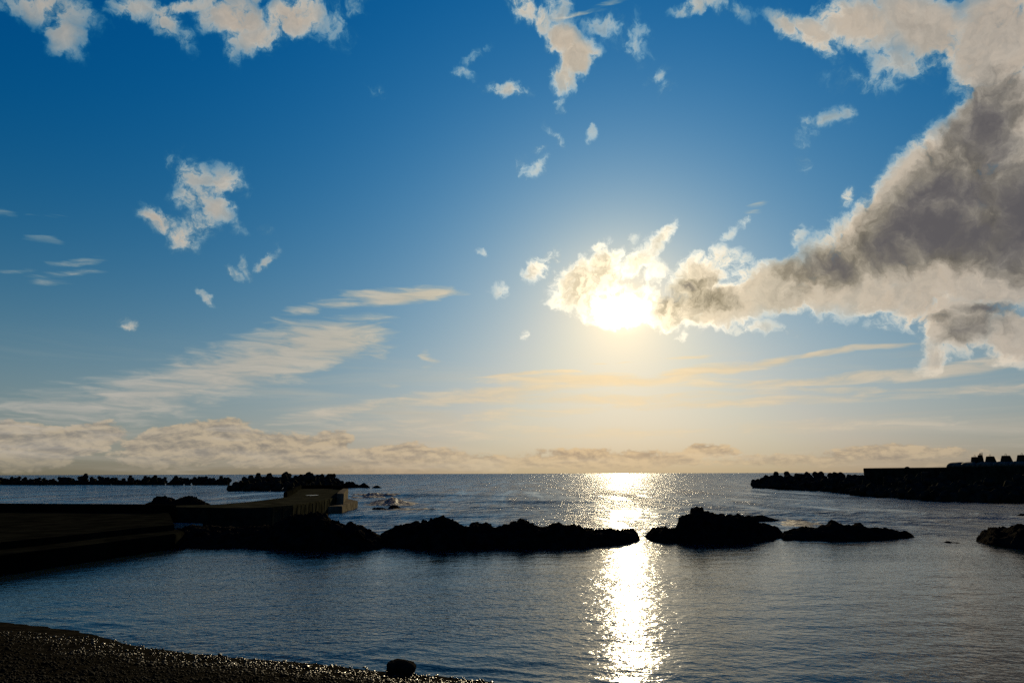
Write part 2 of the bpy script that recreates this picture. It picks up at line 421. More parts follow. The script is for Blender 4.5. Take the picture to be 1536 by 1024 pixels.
def bm_obj(name, bm, m, parent=None, smooth=False, loc=None):
    bmesh.ops.recalc_face_normals(bm, faces=bm.faces)
    me = bpy.data.meshes.new(name)
    bm.to_mesh(me); bm.free()
    me.materials.append(m)
    if smooth: me.polygons.foreach_set('use_smooth', [True] * len(me.polygons))
    o = bpy.data.objects.new(name, me)
    COL.objects.link(o)
    if loc is not None: o.location = loc
    if parent is not None: o.parent = parent
    return o

def empty(name, loc=(0, 0, 0)):
    o = bpy.data.objects.new(name, None)
    COL.objects.link(o); o.location = loc
    return o

def prism(pts, z0, z1, bev=.04, seg=1, rag=0.0):
    """a slab with plan outline pts, from z0 to z1, edges bevelled"""
    bm = bmesh.new()
    lo = [bm.verts.new((q[0], q[1], z0)) for q in pts]
    hi = [bm.verts.new((q[0], q[1], z1)) for q in pts]
    n = len(pts)
    bm.faces.new(hi); bm.faces.new(lo[::-1])
    for i in range(n):
        bm.faces.new((lo[i], lo[(i + 1) % n], hi[(i + 1) % n], hi[i]))
    if bev:
        top = [e for e in bm.edges if all(v.co.z > z1 - 1e-4 for v in e.verts)]
        bmesh.ops.bevel(bm, geom=top, offset=bev, segments=2, affect='EDGES')
    return bm

def fbm(p, oct=4, h=.9):
    return mn.fractal(p, h, 2.0, oct)

def interp(lst, x):
    if x <= lst[0][0]: return lst[0][1]
    for (a, ya), (c, yc) in zip(lst, lst[1:]):
        if x <= c: return ya + (yc - ya) * (x - a) / (c - a)
    return lst[-1][1]

def rock(label, crest, base, depth, seed, cat='rock', name='rock', step=.09, rag=1.0, group=None, back=None):
    """a jagged lava reef: crest = skyline (px), base = front waterline (px)"""
    x0, x1 = crest[0][0], crest[-1][0]
    pts = []
    w_m = (atz(x1, interp(base, x1)) - atz(x0, interp(base, x0))).length
    nu = max(14, int(w_m / step)); nv = max(12, int(depth / step))
    org = atz((x0 + x1) / 2, interp(base, (x0 + x1) / 2)); org = Vector((org.x, org.y + depth / 2, 0))
    so = Vector((seed * 13.7, seed * 5.1, seed * 2.3))
    for i in range(nu + 1):
        px = x0 + (x1 - x0) * i / nu
        f = atz(px, interp(base, px))
        end = min(1.0, min(i, nu - i) / (nu * .10) + .12)
        dd = depth * (.45 + .55 * math.sqrt(end)) * (1 + .25 * fbm(Vector((f.x * .3, seed, 0))))
        cz = atd(px, interp(crest, px), f.y + dd * .5).z
        for j in range(nv + 1):
            u = j / nv
            y = f.y + dd * u
            x = f.x * y / f.y
            q = Vector((x, y, 0))
            prof = max(0.0, math.sin(math.pi * u)) ** .62
            nn = Vector((x, y, 0)) * 1.0 + so
            ridg = abs(fbm(nn * .9, 4)) * -.55 + abs(fbm(nn * 2.7 + Vector((5, 5, 5)), 4)) * -.22
            cell = mn.voronoi(nn * 1.7)[0][0] * -.28 + mn.voronoi(nn * 4.5)[0][0] * -.10 + .14
            z = -.55 + (cz + .55) * prof + (ridg + cell + .16) * rag * min(1, prof * 1.3) * min(1.0, .35 + cz * .5)
            x += fbm(nn * 1.9 + Vector((0, 9, 0)), 3) * .12 * rag
            y += fbm(nn * 1.5 + Vector((9, 0, 0)), 3) * .35 * rag
            pts.append((x - org.x, y - org.y, z))
    W = nv + 1
    faces = [(i * W + j, (i + 1) * W + j, (i + 1) * W + j + 1, i * W + j + 1) for i in range(nu) for j in range(nv)]
    o = mesh_obj(name, pts, faces, M_LAVA, loc=org)
    return tag(o, label, cat, group)

# ---------------------------------------------------------------- the setting: water and beach
SHORE_PX = [(-500, 893), (-150, 914), (0, 932), (60, 938), (110, 945), (150, 953), (200, 968), (270, 977), (350, 985), (450, 993), (530, 1001), (600, 1008), (700, 1018),
            (760, 1025), (900, 1042), (1100, 1068), (1400, 1110), (1800, 1170)]
SHORE = [atz(a, c) for a, c in SHORE_PX]
def shore_d(x, y):
    """distance from the waterline, positive on land (towards the camera)"""
    best, sgn = 1e9, 1
    for a, c in zip(SHORE, SHORE[1:]):
        ex, ey = c.x - a.x, c.y - a.y
        t = max(0, min(1, ((x - a.x) * ex + (y - a.y) * ey) / (ex * ex + ey * ey)))
        dx_, dy_ = x - a.x - ex * t, y - a.y - ey * t
        d = dx_ * dx_ + dy_ * dy_
        if d < best:
            best = d; sgn = 1 if (ex * dy_ - ey * dx_) < 0 else -1
    return sgn * math.sqrt(best)

def beach_z(x, y, d=None):
    d = shore_d(x, y) if d is None else d
    w = .05 * fbm(Vector((x * .5, y * .5, 3)), 3)
    k = .155 * d if d > 0 else .22 * d
    return max(k, -1.6) + w * min(1, abs(d)) + .02 * fbm(Vector((x * 2.5, y * 2.5, 8)), 3)

vs, fs = [], []
xs = [-60 + i * 2.0 for i in range(16)] + [-28 + i * .25 for i in range(0, 181)] + [18 + i * 2 for i in range(1, 22)]
ys = [-40 + i * 2.5 for i in range(18)] + [6 + i * .25 for i in range(0, 80)]
for x in xs:
    for y in ys:
        vs.append((x, y, min(3.2, beach_z(x, y))))
W = len(ys)
for i in range(len(xs) - 1):
    for j in range(W - 1):
        fs.append((i * W + j, (i + 1) * W + j, (i + 1) * W + j + 1, i * W + j + 1))
tag(mesh_obj('beach', vs, fs, M_BEACH), kind='structure')

def water_z(x, y):
    z = 0.0
    r = math.hypot(x, y)
    if y < 45:
        z += .012 * fbm(Vector((x * .5, y * 1.1, 0)), 3)
        if 8 < y < 26 and abs(x) < 26:
            d = -shore_d(x, y)
            if -1 < d < 4.5:
                wob = .35 * fbm(Vector((x * .35, y * .35, 5)), 2)
                for c, wd, a in ((.30, .08, .024), (.9, .14, .024), (1.8, .2, .009), (3.0, .3, .006)):
                    t = (d + wob - c) / wd
                    if abs(t) < 3: z += a * math.exp(-t * t) * max(0, .5 + 1.4 * fbm(Vector((x * .25, c * 7, 1)), 2))
    if y > 38:
        k = min(1, (y - 38) / 18)
        kk = k * max(0., 1 - r / 900)
        z += kk * (.16 * fbm(Vector((x * .035, y * .13, 2)), 3) + .05 * fbm(Vector((x * .3, y * .6, 4)), 3))
        for (px, py, wpx, a) in SWELLS:
            c = atz(px, py)
            t = (y + x * .04 - c.y - 2.5 * fbm(Vector((x * .03, c.y, 0)), 2)) / (1.1 + c.y * .008)
            s = (x - c.x) / (wpx / F_PX * c.y)
            if abs(t) < 3 and abs(s) < 2: z += a * math.exp(-t * t - s * s * 1.2)
    return z
SWELLS = [(640, 744, 110, .35), (560, 755, 60, .3), (1230, 768, 260, .22), (1400, 775, 160, .22), (800, 752, 200, .2), (1290, 783, 160, .12), (700, 766, 160, .15), (950, 735, 300, .25)]
angs = [-86 + 3 * i for i in range(12)] + [-50 + .22 * i for i in range(455)] + [50.4 + 3 * i for i in range(13)]
rads = [9 + .5 * i for i in range(6)] + [12 + .09 * i for i in range(110)]
while rads[-1] < 140: rads.append(rads[-1] + max(.12, (rads[-1] - 15) * .012))
while rads[-1] < 45000: rads.append(rads[-1] * 1.07)
vs, fs = [], []
for a in angs:
    sa, ca = math.sin(R(a)), math.cos(R(a))
    for r in rads:
        x, y = r * sa, r * ca
        vs.append((x, y, water_z(x, y) if (abs(a) < 52 and r < 900) else 0.0))
W = len(rads)
for i in range(len(angs) - 1):
    for j in range(W - 1):
        fs.append((i * W + j, i * W + j + 1, (i + 1) * W + j + 1, (i + 1) * W + j))
tag(mesh_obj('water', vs, fs, M_WATER), kind='structure')
# seabed under everything
bm = bmesh.new(); bmesh.ops.create_grid(bm, x_segments=1, y_segments=1, size=46000)
tag(bm_obj('seabed', bm, M_BEACH, loc=(0, 0, -3.0)), kind='structure')

# pebbles on the beach: beyond counting
pv, pf = [], []
ico = bmesh.new(); bmesh.ops.create_icosphere(ico, subdivisions=1, radius=1)
IV = [v.co.copy() for v in ico.verts]; IF = [tuple(v.index for v in f.verts) for f in ico.faces]; ico.free()
rnd = random.Random(3)
n = 0
while n < 26000:
    px, py = rnd.uniform(-350, 900), rnd.uniform(920, 1180)
    q = atz(px, py, .6)
    d = shore_d(q.x, q.y)
    if d < -.15 or d > 7: continue
    if rnd.random() < .35 and d < .6: continue
    s = rnd.choice((.010, .013, .016, .02, .026, .034)) * rnd.uniform(.7, 1.25)
    if rnd.random() < .012: s *= 2.0
    z = beach_z(q.x, q.y, d)
    m3 = Euler((rnd.uniform(-.4, .4), rnd.uniform(-.4, .4), rnd.uniform(0, 6.3))).to_matrix() @ Matrix.Diagonal((s * rnd.uniform(.8, 1.5), s, s * rnd.uniform(.4, .8)))
    k = len(pv)
    for v in IV:
        w = m3 @ (v * rnd.uniform(.8, 1.15))
        pv.append((q.x + w.x, q.y + w.y, z + s * .18 + w.z))
    pf += [tuple(k + i for i in f) for f in IF]
    n += 1
tag(mesh_obj('pebbles', pv, pf, M_PEBBLE, smooth=True), kind='stuff')

# boulder at the water's edge
bm = bmesh.new(); bmesh.ops.create_icosphere(bm, subdivisions=5, radius=1)
for v in bm.verts:
    c = v.co.copy()
    c = Vector([math.copysign(abs(a) ** .72, a) for a in c])
    c += v.co * (.13 * fbm(v.co * 1.3 + Vector((3, 1, 0)), 3) + .05 * fbm(v.co * 5, 3))
    v.co = Vector((c.x * .29 + c.z * .02, c.y * .22, c.z * (.165 - .04 * c.x)))
bq = atz(602, 1009, .05)
tag(bm_obj('boulder', bm, M_BOULDER, smooth=True, loc=(bq.x, bq.y, .12)), 'lone rounded dark boulder at the edge of the pebble beach', 'boulder')

# ---------------------------------------------------------------- lava reef
rock('low black rocky shore below the pier wall, left end of the reef', [(254, 806), (266, 793), (285, 789), (300, 789), (330, 791), (355, 791), (385, 789), (405, 788), (425, 786), (440, 800)],
     [(254, 823), (350, 824), (440, 826)], 8.0, 1)
rock('broad black lava mound in front of the curving pier', [(388, 812), (396, 797), (404, 786), (414, 783), (430, 775), (446, 771), (456, 768.5), (472, 769), (486, 768), (494, 775), (505, 781), (516, 786), (530, 785.5), (542, 789), (555, 795), (570, 802), (580, 811), (588, 821)],
     [(388, 824), (470, 827), (540, 827), (588, 823)], 5.5, 2)
rock('longest black lava reef, crossing the middle of the cove', [(568, 812), (573, 800), (591, 789), (607, 787), (621, 783), (642, 779), (650, 775), (660, 773), (672, 777), (684, 782), (690, 785), (702, 785), (714, 782), (723, 783), (732, 787), (750, 790), (762, 786), (774, 783), (784, 778), (795, 783), (802, 788), (810, 791), (822, 788), (836, 785), (847, 786), (857, 789), (875, 787), (886, 790), (893, 795), (905, 795), (917, 792), (930, 795), (944, 792), (952, 794), (956, 799), (960, 807)],
     [(568, 820), (651, 826), (740, 824), (839, 824), (929, 818), (960, 811)], 4.5, 3)
rock('tall black lava outcrop with a knob on top, right of the sun path', [(968, 806), (975, 797), (982, 791), (989, 789), (997, 788), (1005, 792), (1013, 792), (1017, 788), (1019, 776), (1030, 775), (1039, 770), (1042, 762), (1048, 759), (1055, 760), (1060, 765), (1070, 768), (1081, 771), (1092, 771), (1102, 769), (1112, 771), (1122, 774), (1135, 776), (1140, 785), (1156, 786), (1165, 788), (1171, 792), (1180, 804)],
     [(968, 810), (1000, 816), (1060, 817), (1120, 816), (1180, 808)], 5.0, 4)
rock('flat dark reef spur just behind the tall outcrop', [(1095, 780), (1110, 774), (1125, 773), (1135, 772), (1146, 773), (1150, 775), (1160, 777), (1168, 779), (1174, 782)],
     [(1095, 785), (1174, 784)], 3.5, 5, rag=.6)
rock('low ragged black reef right of the tall outcrop', [(1172, 805), (1178, 796), (1190, 793), (1204, 790), (1215, 791), (1225, 791), (1240, 787), (1246, 783), (1252, 782), (1266, 783), (1272, 786), (1278, 788), (1286, 786), (1293, 785), (1302, 788), (1311, 791), (1329, 790), (1338, 793), (1344, 795), (1352, 797), (1359, 796), (1366, 800), (1373, 807)],
     [(1172, 810), (1250, 812), (1330, 811), (1373, 808)], 3.4, 6, rag=.8)
rock('tiny flat rock awash between the low reef and the right-hand rock', [(1414, 813.5), (1419, 812), (1424, 811), (1430, 813), (1437, 812.6), (1444, 814), (1452, 815)],
     [(1414, 814.5), (1452, 816)], 1.2, 7, rag=.3)
rock('black rock cut off by the right edge, in front of the breakwater', [(1462, 812), (1468, 807), (1474, 801), (1479, 796), (1487, 792), (1494, 790), (1506, 792.5), (1517, 790), (1524, 787), (1530, 786), (1536, 787), (1560, 782), (1590, 790), (1620, 808)],
     [(1462, 814), (1500, 821), (1536, 825), (1620, 829)], 5.0, 8)
rock('small dark rock near the right edge, below the breakwater', [(1524, 774.5), (1528, 772), (1533, 770), (1540, 770), (1552, 773), (1560, 775)],
     [(1524, 776), (1560, 776.5)], 2.0, 9, rag=.4)
rock('humped black rock showing above the left pier wall', [(214, 759), (220, 754), (226, 750), (234, 742.5), (242, 744), (252, 743), (258, 745.5), (263, 748), (268, 747), (276, 744), (286, 743.5), (293, 746), (300, 750), (310, 753.4), (320, 759)],
     [(214, 763), (320, 763)], 6.0, 10)
rock('dark surf rock nearest the pier landing', [(556, 765), (560, 761), (566, 760), (573, 761), (579, 763), (583, 765.5)], [(556, 766), (583, 766)], 1.8, 11, rag=.4)
rock('larger surf rock under the breaking wave', [(580, 763), (585, 758.5), (590, 757), (596, 758.5), (601, 761), (605, 763.5)], [(580, 764.5), (605, 764.5)], 2.0, 12, rag=.4)
rock('outermost small surf rock in the line of foam', [(638, 766), (643, 763.2), (648, 762.5), (653, 763.5), (658, 766)], [(638, 766.6), (658, 766.6)], 1.2, 13, rag=.3)
rock('far dark islet just off the end of the pier', [(510, 730), (514, 726), (519, 722.5), (524, 721.5), (530, 723), (535, 726), (539, 727.5), (543, 725), (547, 724), (552, 728), (555, 730.5)],
     [(510, 731.5), (555, 731.5)], 7.0, 14, rag=1.2, step=.25)
rock('tiny far rock farthest right of the pier islet', [(558, 730.6), (562, 728.6), (566, 727.5), (570, 730), (573, 731)], [(558, 731.6), (573, 731.6)], 3.0, 15, rag=.6, step=.2)

# ---------------------------------------------------------------- pier, quay, landing
def P(px, py, z=0.0):
    q = atz(px, py, z); return (q.x, q.y)
DZ = 1.5
pier = empty('pier', (*P(400, 762, 0), 0))
tag(pier, 'long curving concrete pier with a flat deck and ribbed wall', 'pier')
po = Vector(pier.location)
near = [P(-260, 757.5, DZ), P(0, 758.3, DZ), P(150, 759.2, DZ), P(265, 760, DZ), P(300, 760.6, DZ), P(345, 761.5, DZ), P(380, 761.5, DZ), P(410, 760, DZ), P(440, 757, DZ), P(475, 751.5, DZ), P(505, 745.5, DZ)]
far_ = [P(507, 741, DZ), P(513, 737, DZ), P(518, 734.5, DZ), P(500, 732.8, DZ), P(470, 732.2, DZ), P(445, 733, DZ), P(446, 737, DZ), P(440, 740.5, DZ), P(425, 746, DZ), P(380, 751.5, DZ), P(330, 756, DZ), P(265, 757.8, DZ), P(0, 756, DZ), P(-260, 755, DZ)]
loc_ = lambda l: [(a - po.x, c - po.y) for a, c in l]
deck = bm_obj('deck', prism(loc_(near + far_), -1.2, DZ, .06), M_CONC, pier)
def along(line, step):
    out = []
    for a, c in zip(line, line[1:]):
        a, c = Vector(a), Vector(c); L = (c - a).length
        k = max(1, int(L / step))
        for i in range(k):
            out.append((a.lerp(c, i / k), (c - a).normalized()))
    out.append((Vector(line[-1]), (Vector(line[-1]) - Vector(line[-2])).normalized()))
    return out
def strip(line, off0, off1, z0, z1, bev=.03):
    """a wall following a line, between two sideways offsets (positive = towards the camera side)"""
    pts = along(line, 4.0)
    L0, L1 = [], []
    for q, d in pts:
        nrm_ = Vector((d.y, -d.x))
        L0.append(tuple(q + nrm_ * off0)); L1.append(tuple(q + nrm_ * off1))
    return prism(L1 + L0[::-1], z0, z1, bev)
M_PUDDLE = stone('puddle_water', (.01, .01, .01), (.02, .02, .02), 1., (.10, .3), .02, .001, .3)
def puddle(px, py, rx, ry, seed):
    c = Vector(P(px, py, DZ)); bm = bmesh.new(); vv = []
    for k in range(40):
        t = k * math.pi / 20; r_ = 1 + .35 * fbm(Vector((math.cos(t), math.sin(t), seed)), 3)
        vv.append(bm.verts.new((c.x - po.x + math.cos(t) * rx * r_, c.y - po.y + math.sin(t) * ry * r_, DZ + .004)))
    bm.faces.new(vv)
    bm_obj('puddle', bm, M_PUDDLE, pier)
puddle(468, 742.3, .75, 1.1, 3)
# ribs (board-marked buttresses) down the camera side of the wall
rl = loc_(near[3:])
for q, d in along(rl, 1.25):
    bm = bmesh.new()
    if q.x + po.x < P(300, 760, DZ)[0]:
        bm.free(); continue
    nrm_ = Vector((d.y, -d.x))
    for z0, z1, wd, th in ((-.6, DZ - .12, .10, .035),):
        vv = []
        for z in (z0, z1):
            for s, t in ((-wd, .003), (wd, .003), (wd, th), (-wd, th)):
                c = q + d * s + nrm_ * t
                vv.append(bm.verts.new((c.x, c.y, z)))
        for f in ((0, 1, 2, 3), (7, 6, 5, 4), (0, 4, 5, 1), (1, 5, 6, 2), (2, 6, 7, 3), (3, 7, 4, 0)):
            bm.faces.new([vv[i] for i in f])
    bm_obj('wall_rib', bm, M_CONC, pier)
bm_obj('foot_ledge', strip(loc_([P(240, 784.5, .3), P(265, 784.8, .3), P(300, 784.6, .3), P(345, 783.6, .3), P(385, 782, .3), P(425, 779, .3)]), -1.6, .22, -.8, .3, .03), M_LEDGE_LIT, pier)
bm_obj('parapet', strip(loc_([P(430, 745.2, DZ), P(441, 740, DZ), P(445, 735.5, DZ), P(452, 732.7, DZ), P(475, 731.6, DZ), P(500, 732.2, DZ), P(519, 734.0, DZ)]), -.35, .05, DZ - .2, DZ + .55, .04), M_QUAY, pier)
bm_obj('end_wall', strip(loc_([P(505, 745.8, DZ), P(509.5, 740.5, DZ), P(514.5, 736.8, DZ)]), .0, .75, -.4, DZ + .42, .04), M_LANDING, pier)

lz = .76
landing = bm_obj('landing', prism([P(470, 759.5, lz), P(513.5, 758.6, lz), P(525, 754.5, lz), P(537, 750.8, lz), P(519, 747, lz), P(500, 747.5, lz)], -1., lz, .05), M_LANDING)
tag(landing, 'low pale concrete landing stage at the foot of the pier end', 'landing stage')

front = [P(-260, 905), P(-90, 878), P(0, 862), P(100, 848), P(200, 832), P(262, 822.5)]
def back(l, d, fac=1.0):
    return [(x * (y + d) / y, y + d) for x, y in l]
quay = empty('quay', (*P(100, 848), 0))
tag(quay, 'dark stepped concrete quay on the left side of the cove', 'quay')
po = Vector(quay.location)
fl = loc_(front)
qb = [P(275, 818), (P(330, 760, DZ)[0] - 4.5, P(330, 760, DZ)[1] - 4.0), (P(-260, 757.5, DZ)[0], P(-260, 757.5, DZ)[1] - 1.5)]
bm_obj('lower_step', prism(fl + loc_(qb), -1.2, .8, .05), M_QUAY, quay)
tier = [P(-260, 850, 1.12), P(-90, 828, 1.12), P(0, 812.5, 1.12), P(100, 803, 1.12), P(200, 792, 1.12), P(262, 786.5, 1.12)]
tb = [(P(262, 760, DZ)[0], P(262, 760, DZ)[1] - .8), (P(-260, 757.5, DZ)[0], P(-260, 757.5, DZ)[1] - 2.5)]
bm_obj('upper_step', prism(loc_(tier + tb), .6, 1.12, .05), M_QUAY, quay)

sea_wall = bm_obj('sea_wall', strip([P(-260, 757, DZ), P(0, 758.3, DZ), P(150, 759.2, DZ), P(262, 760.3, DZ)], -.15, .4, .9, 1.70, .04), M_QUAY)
tag(sea_wall, 'long low dark parapet wall along the back of the left quay', 'wall')

# ---------------------------------------------------------------- tetrapods
def tetra_mesh(seed):
    bm = bmesh.new()
    dirs = [Vector((1, 1, 1)), Vector((1, -1, -1)), Vector((-1, 1, -1)), Vector((-1, -1, 1))]
    for d in dirs:
        rotm = d.to_track_quat('Z', 'Y').to_matrix().to_4x4()
        prof = [(.84, 0.0), (.78, .5), (.68, 1.05), (.62, 1.38), (.5, 1.50)]
        rings = []
        for r_, z in prof:
            rings.append([bm.verts.new(rotm @ Vector((r_ * math.cos(k * math.pi / 7), r_ * math.sin(k * math.pi / 7), z))) for k in range(14)])
        for a, c in zip(rings, rings[1:]):
            for k in range(14):
                bm.faces.new((a[k], a[(k + 1) % 14], c[(k + 1) % 14], c[k]))
        bm.faces.new(rings[-1])
    ret = bmesh.ops.create_icosphere(bm, subdivisions=2, radius=.95)
    rs = random.Random(seed)
    for v in bm.verts:
        v.co += Vector((rs.uniform(-1, 1), rs.uniform(-1, 1), rs.uniform(-1, 1))) * .012
    bmesh.ops.recalc_face_normals(bm, faces=bm.faces)
    me = bpy.data.meshes.new('tetrapod'); bm.to_mesh(me); bm.free()
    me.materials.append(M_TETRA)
    return me
TM = [tetra_mesh(i) for i in range(3)]
tr_ = random.Random(11)
proto = bpy.data.objects.new('tetrapod', TM[0])
first = [True]
def tetra(x, y, z, label, group, s=1.0):
    if first[0]:
        o = proto; first[0] = False
    else:
        o = proto.copy(); o.data = tr_.choice(TM)
    COL.objects.link(o)
    o.location = (x, y, z)
    o.rotation_euler = (tr_.uniform(0, 6.28), tr_.uniform(0, 6.28), tr_.uniform(0, 6.28))
    o.scale = (s, s, s)
    return tag(o, label, 'tetrapod', group)
def run(line, n, z, jz, js, label, group, s=1.0, skip=0.0):
    """n blocks along a ground polyline"""
    pts = [Vector(q) for q in line]
    lens = [(c - a).length for a, c in zip(pts, pts[1:])]
    tot = sum(lens)
    for i in range(n):
        if tr_.random() < skip: continue
        t = (i + .5 + tr_.uniform(-.3, .3)) / n * tot
        for (a, c), L in zip(zip(pts, pts[1:]), lens):
            if t <= L: break
            t -= L
        q = a.lerp(c, min(1, t / L))
        tetra(q.x + tr_.uniform(-js, js), q.y + tr_.uniform(-js, js), z + tr_.uniform(-jz, jz), label, group, s * tr_.uniform(.92, 1.06))
G1 = 'tetrapods of the far left breakwater'
L1 = 'dark concrete tetrapod in the low far breakwater at the left, behind the lagoon'
l1 = [P(-60, 727), P(120, 727), P(345, 727.5)]
l1b = [(x * 1.012, y * 1.012) for x, y in l1]
run(l1, 44, .45, .3, .6, L1, G1)
run(l1b, 46, 1.0, .4, .8, L1, G1)
run(l1b, 40, 2.0, .35, .8, L1, G1, .95, .25)
for px, top in ((128, 710.5), (232, 713), (265, 714)):
    q = atd(px, top, 254)
    tetra(q.x, q.y, q.z - 1.25, 'one of the three highest tetrapods standing up from the far left breakwater', G1)
G2 = 'tetrapods heaped behind the pier end'
L2 = 'dark concrete tetrapod in the thick heap behind the deck of the pier'
l2 = [P(342, 736.5), P(430, 736), P(508, 731.5)]
sh = lambda l, d: [(x * (y + d) / y, y + d) for x, y in l]
run(l2, 16, .5, .3, .5, L2, G2)
run([P(352, 735.5), P(405, 735)], 6, 1.0, .3, .5, L2, G2)
run(sh(l2, 3), 18, 1.3, .3, .6, L2, G2)
run([P(370, 734), P(500, 730.5)], 12, 2.2, .35, .6, L2, G2)
run(sh([P(365, 734), P(505, 730)], 5), 14, 2.1, .35, .6, L2, G2)
run(sh([P(375, 734), P(505, 730)], 7), 8, 3.0, .3, .6, L2, G2, 1, .2)
q = atd(465, 708, 172)
tetra(q.x, q.y, q.z - 1.45, 'highest tetrapod, standing alone on top of the heap behind the pier', G2)
G3 = 'tetrapods at the outer end of the right breakwater'
L3 = 'dark concrete tetrapod in the outer heap left of the breakwater wall'
l3 = [P(1134, 731.5), P(1190, 735), P(1240, 736.5), P(1292, 741)]
run(l3, 22, .5, .3, .5, L3, G3)
run(sh(l3, 3), 20, 1.2, .3, .7, L3, G3)
run(sh([P(1150, 732), P(1240, 736.5), P(1292, 741)], 6), 20, 1.9, .3, .7, L3, G3)
run(sh([P(1160, 732), P(1240, 736.5), P(1290, 740)], 8), 8, 2.9, .3, .7, L3, G3)
G4 = 'tetrapods piled against the right breakwater wall'
L4 = 'dark concrete tetrapod piled against the camera side of the right breakwater wall'
l4 = [P(1282, 743), P(1340, 746), P(1420, 752), P(1560, 754)]
run(l4, 22, .3, .3, .5, L4, G4)
run(sh(l4, 3), 20, 1.0, .3, .6, L4, G4)
run(sh(l4, 5.5), 18, 1.8, .3, .6, L4, G4, 1, .1)
run(sh(l4[1:], 6.5), 8, 2.4, .3, .7, L4, G4, 1, .35)

# ---------------------------------------------------------------- right breakwater wall with its blocks
WZ = 4.93
wa, wb = atd(1295, 704, 150), atd(1640, 704, 104)
wall = empty('breakwater_wall', (wa.x, wa.y, 0))
tag(wall, 'tall dark concrete breakwater wall running out of the right edge', 'breakwater wall')
wd = (Vector((wb.x, wb.y)) - Vector((wa.x, wa.y))); wl = wd.length; wd.normalize(); wn = Vector((wd.y, -wd.x))
bm = prism([(0, 0), (wd.x * wl, wd.y * wl), (wd.x * wl - wn.x * 3, wd.y * wl - wn.y * 3), (-wn.x * 3, -wn.y * 3)], -1, WZ, .08)
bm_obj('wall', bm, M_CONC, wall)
def wall_pt(px, off=0.0):
    d = ray(px, 704); d2 = Vector((d.x, d.y)); p0 = Vector((wa.x, wa.y)) - wn * off
    den = d2.x * wd.y - d2.y * wd.x
    t = (p0.x * wd.y - p0.y * wd.x) / den
    return d2 * t
# panel joints: shallow recessed strips read as dark lines
bm = bmesh.new()
for i in range(1, int(wl / 5)):
    c = wd * (i * 5.0)
    vv = []
    for z in (.2, WZ - .1):
        for s, t in ((-.04, -.02), (.04, -.02), (.04, .012), (-.04, .012)):
            qq = c + wd * s + wn * t
            vv.append(bm.verts.new((qq.x, qq.y, z)))
    for f in ((0, 1, 2, 3), (7, 6, 5, 4), (0, 4, 5, 1), (1, 5, 6, 2), (2, 6, 7, 3), (3, 7, 4, 0)):
        bm.faces.new([vv[k] for k in f])
bm_obj('panel_joints', bm, M_QUAY, wall)

ang_w = math.atan2(wd.y, wd.x)
def cap_block(x0, x1, label):
    a, c = wall_pt(x0, 1.5), wall_pt(x1, 1.5)
    w = (c - a).length - .06; m_ = (a + c) / 2
    bm = bmesh.new()
    n = 12; H = .92; D = 2.7
    loops = []
    for ix in range(9):
        u = -1 + 2 * ix / 8
        e = (1 - abs(u) ** 5) ** .5 if abs(u) < 1 else 0
        x = u * w / 2
        lp = []
        for k in range(n + 1):
            t = math.pi * k / n
            lp.append(bm.verts.new((x, math.cos(t) * D / 2 * (.86 + .14 * e), max(0, math.sin(t)) ** .6 * H * (.55 + .45 * e))))
        loops.append(lp)
    for A, C in zip(loops, loops[1:]):
        for k in range(n):
            bm.faces.new((A[k], A[k + 1], C[k + 1], C[k]))
        bm.faces.new((A[n], A[0], C[0], C[n]))
    bm.faces.new(loops[0]); bm.faces.new(loops[-1][::-1])
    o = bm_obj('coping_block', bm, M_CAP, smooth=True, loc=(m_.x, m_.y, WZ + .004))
    o.rotation_euler.z = ang_w
    return tag(o, label, 'coping block', 'rounded coping blocks along the top of the breakwater wall')
caps = [(1427, 1448, 'rounded concrete coping block at the left end of the row on the wall'), (1448, 1471, 'rounded coping block under the two blocks standing side by side'),
        (1471, 1496, 'rounded coping block under the second tapered block from the left'), (1496, 1521, 'rounded coping block under the third tapered block from the left'),
        (1521, 1547, 'rounded coping block at the right edge of the picture')]
for c in caps: cap_block(*c)

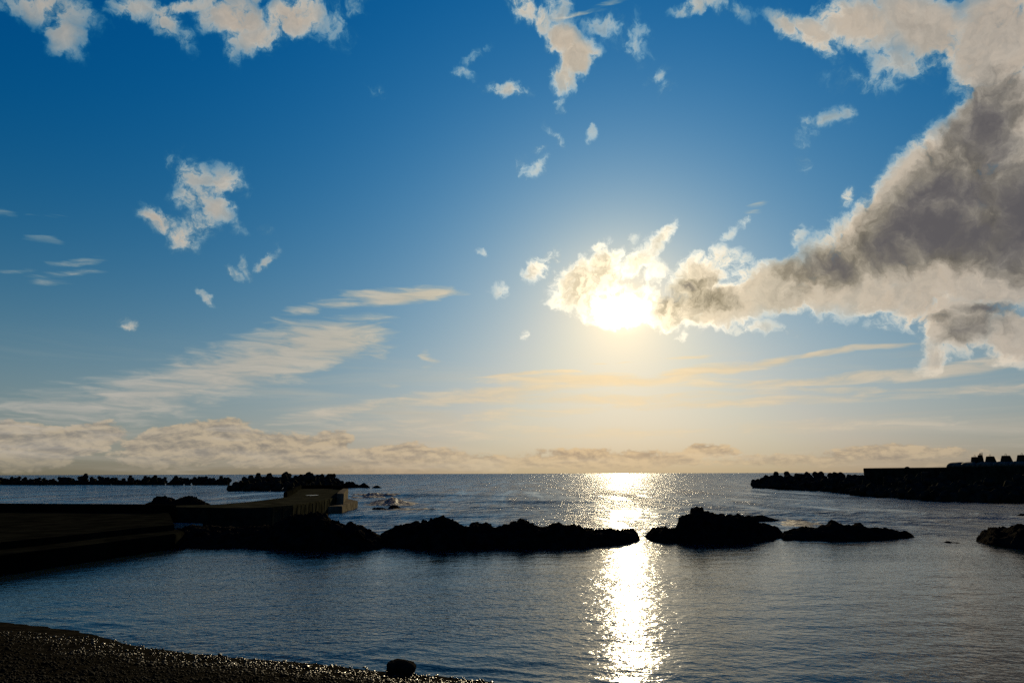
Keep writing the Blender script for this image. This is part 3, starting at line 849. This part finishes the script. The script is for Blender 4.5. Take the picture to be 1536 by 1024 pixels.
def loop_bm(w, h, r=.03):
    bm = bmesh.new()
    path = [(-w, 0), (-w, h * .8), (-w * .6, h), (w * .6, h), (w, h * .8), (w, 0)]
    prev = None
    for x, z in path:
        ring = [bm.verts.new((x + r * math.cos(k * math.pi / 3) * (1 if abs(x) == w else .3), r * math.sin(k * math.pi / 3), z + (0 if abs(x) == w else r * math.cos(k * math.pi / 3)))) for k in range(6)]
        if prev:
            for k in range(6): bm.faces.new((prev[k], prev[(k + 1) % 6], ring[(k + 1) % 6], ring[k]))
        prev = ring
    return bm
def frustum(pxc, wpx, tpx, ytop, label, spikes=False):
    c = wall_pt(pxc, 1.5)
    s = c.y / F_PX
    rel_ = math.atan2(wd.y, wd.x) + math.atan2(c.x, c.y)
    kk_ = abs(math.cos(rel_)) + abs(math.sin(rel_))
    wb_, wt_ = wpx * s * .56 / kk_, tpx * s * .56 / kk_
    zb = WZ + .90
    zt = atd(pxc, ytop, c.y).z
    o = empty('tapered_block', (c.x, c.y, zb)); o.rotation_euler.z = ang_w
    tag(o, label, 'concrete block', 'tapered concrete blocks standing on the wall')
    bm = bmesh.new()
    lo = [bm.verts.new((a * wb_, b_ * wb_, -.1)) for a, b_ in ((-1, -1), (1, -1), (1, 1), (-1, 1))]
    hi = [bm.verts.new((a * wt_, b_ * wt_, zt - zb)) for a, b_ in ((-1, -1), (1, -1), (1, 1), (-1, 1))]
    bm.faces.new(hi); bm.faces.new(lo[::-1])
    for i in range(4): bm.faces.new((lo[i], lo[(i + 1) % 4], hi[(i + 1) % 4], hi[i]))
    bmesh.ops.bevel(bm, geom=bm.edges[:], offset=.05, segments=2, affect='EDGES')
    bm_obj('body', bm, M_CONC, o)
    l = bm_obj('lifting_loop', loop_bm(.14, .32), M_METAL, o, loc=(0, 0, zt - zb - .02))
    if spikes:
        for dx_, h in ((-.25, .34), (.22, .5), (.0, .42)):
            b2 = bmesh.new()
            bmesh.ops.create_cone(b2, cap_ends=True, segments=8, radius1=.05, radius2=.04, depth=h, matrix=Matrix.Translation((0, 0, h / 2)))
            bm_obj('rod', b2, M_METAL, o, loc=(dx_, .25, zt - zb - .02))
    return o
frustum(1464.8, 11.5, 8.6, 685, 'leftmost tapered concrete block on the wall, beside the block with rods')
frustum(1473, 7.5, 6, 682.2, 'narrow concrete block with steel rods sticking up from its top', True)
frustum(1487.8, 13.5, 9.4, 684, 'tapered concrete block alone, just right of the block with rods')
frustum(1511.6, 14.8, 9.8, 683, 'tapered concrete block second from the right edge')
frustum(1536, 14.8, 10.4, 682, 'tapered concrete block cut by the right edge of the picture')
q = wall_pt(1366, 4.6)
tetra(q.x, q.y, atd(1366, 699.5, q.y).z - 1.35, 'tetrapod whose rounded end pokes above the plain stretch of wall', G4)

# ---------------------------------------------------------------- foam
def foam(label, x0, x1, y0, y1, h, seed, thr=.0, name='foam', peak=None, st=.22):
    a, c = atz(x0, (y0 + y1) / 2), atz(x1, (y0 + y1) / 2)
    n0, n1 = atz((x0 + x1) / 2, y1), atz((x0 + x1) / 2, y0)
    nu = int((c - a).length / st); nv = max(4, int((n1.y - n0.y) / st))
    nv = min(nv, 90)
    vs, fs = [], []
    for i in range(nu + 1):
        for j in range(nv + 1):
            px = x0 + (x1 - x0) * i / nu
            y = n0.y + (n1.y - n0.y) * j / nv
            x = a.x * y / a.y + (c.x * y / c.y - a.x * y / a.y) * i / nu
            e = max(0., math.sin(math.pi * i / nu)) ** .5 * max(0., math.sin(math.pi * j / nv)) ** .6
            q_ = Vector((x * .35, y * .28, seed * 7.7))
            nz = fbm(q_, 4) * .9 + fbm(Vector((x * 1.7, y * 1.3, seed)), 4) * .5
            hh = h * (e * (.75 + nz) - .35 - thr)
            if peak:
                hh += peak[1] * math.exp(-((px - peak[0]) / peak[2]) ** 2) * e * (.6 + abs(fbm(Vector((x * 3, y * 3, 2)), 4)))
            vs.append((x, y, hh + water_z(x, y)))
    W = nv + 1
    for i in range(nu):
        for j in range(nv):
            fs.append((i * W + j, (i + 1) * W + j, (i + 1) * W + j + 1, i * W + j + 1))
    return tag(mesh_obj(name, vs, fs, M_FOAM), kind='stuff')
foam('', 520, 604, 740, 748, .42, 1, .10)
foam('', 538, 632, 752.5, 759.5, .34, 2, .06, peak=(589, .5, 9))
foam('', 534, 690, 762, 767, .22, 3, .10)
foam('', 1165, 1240, 775, 793, .14, 4, .14)
foam('', 469, 494, 766.5, 769, .12, 5, .0)
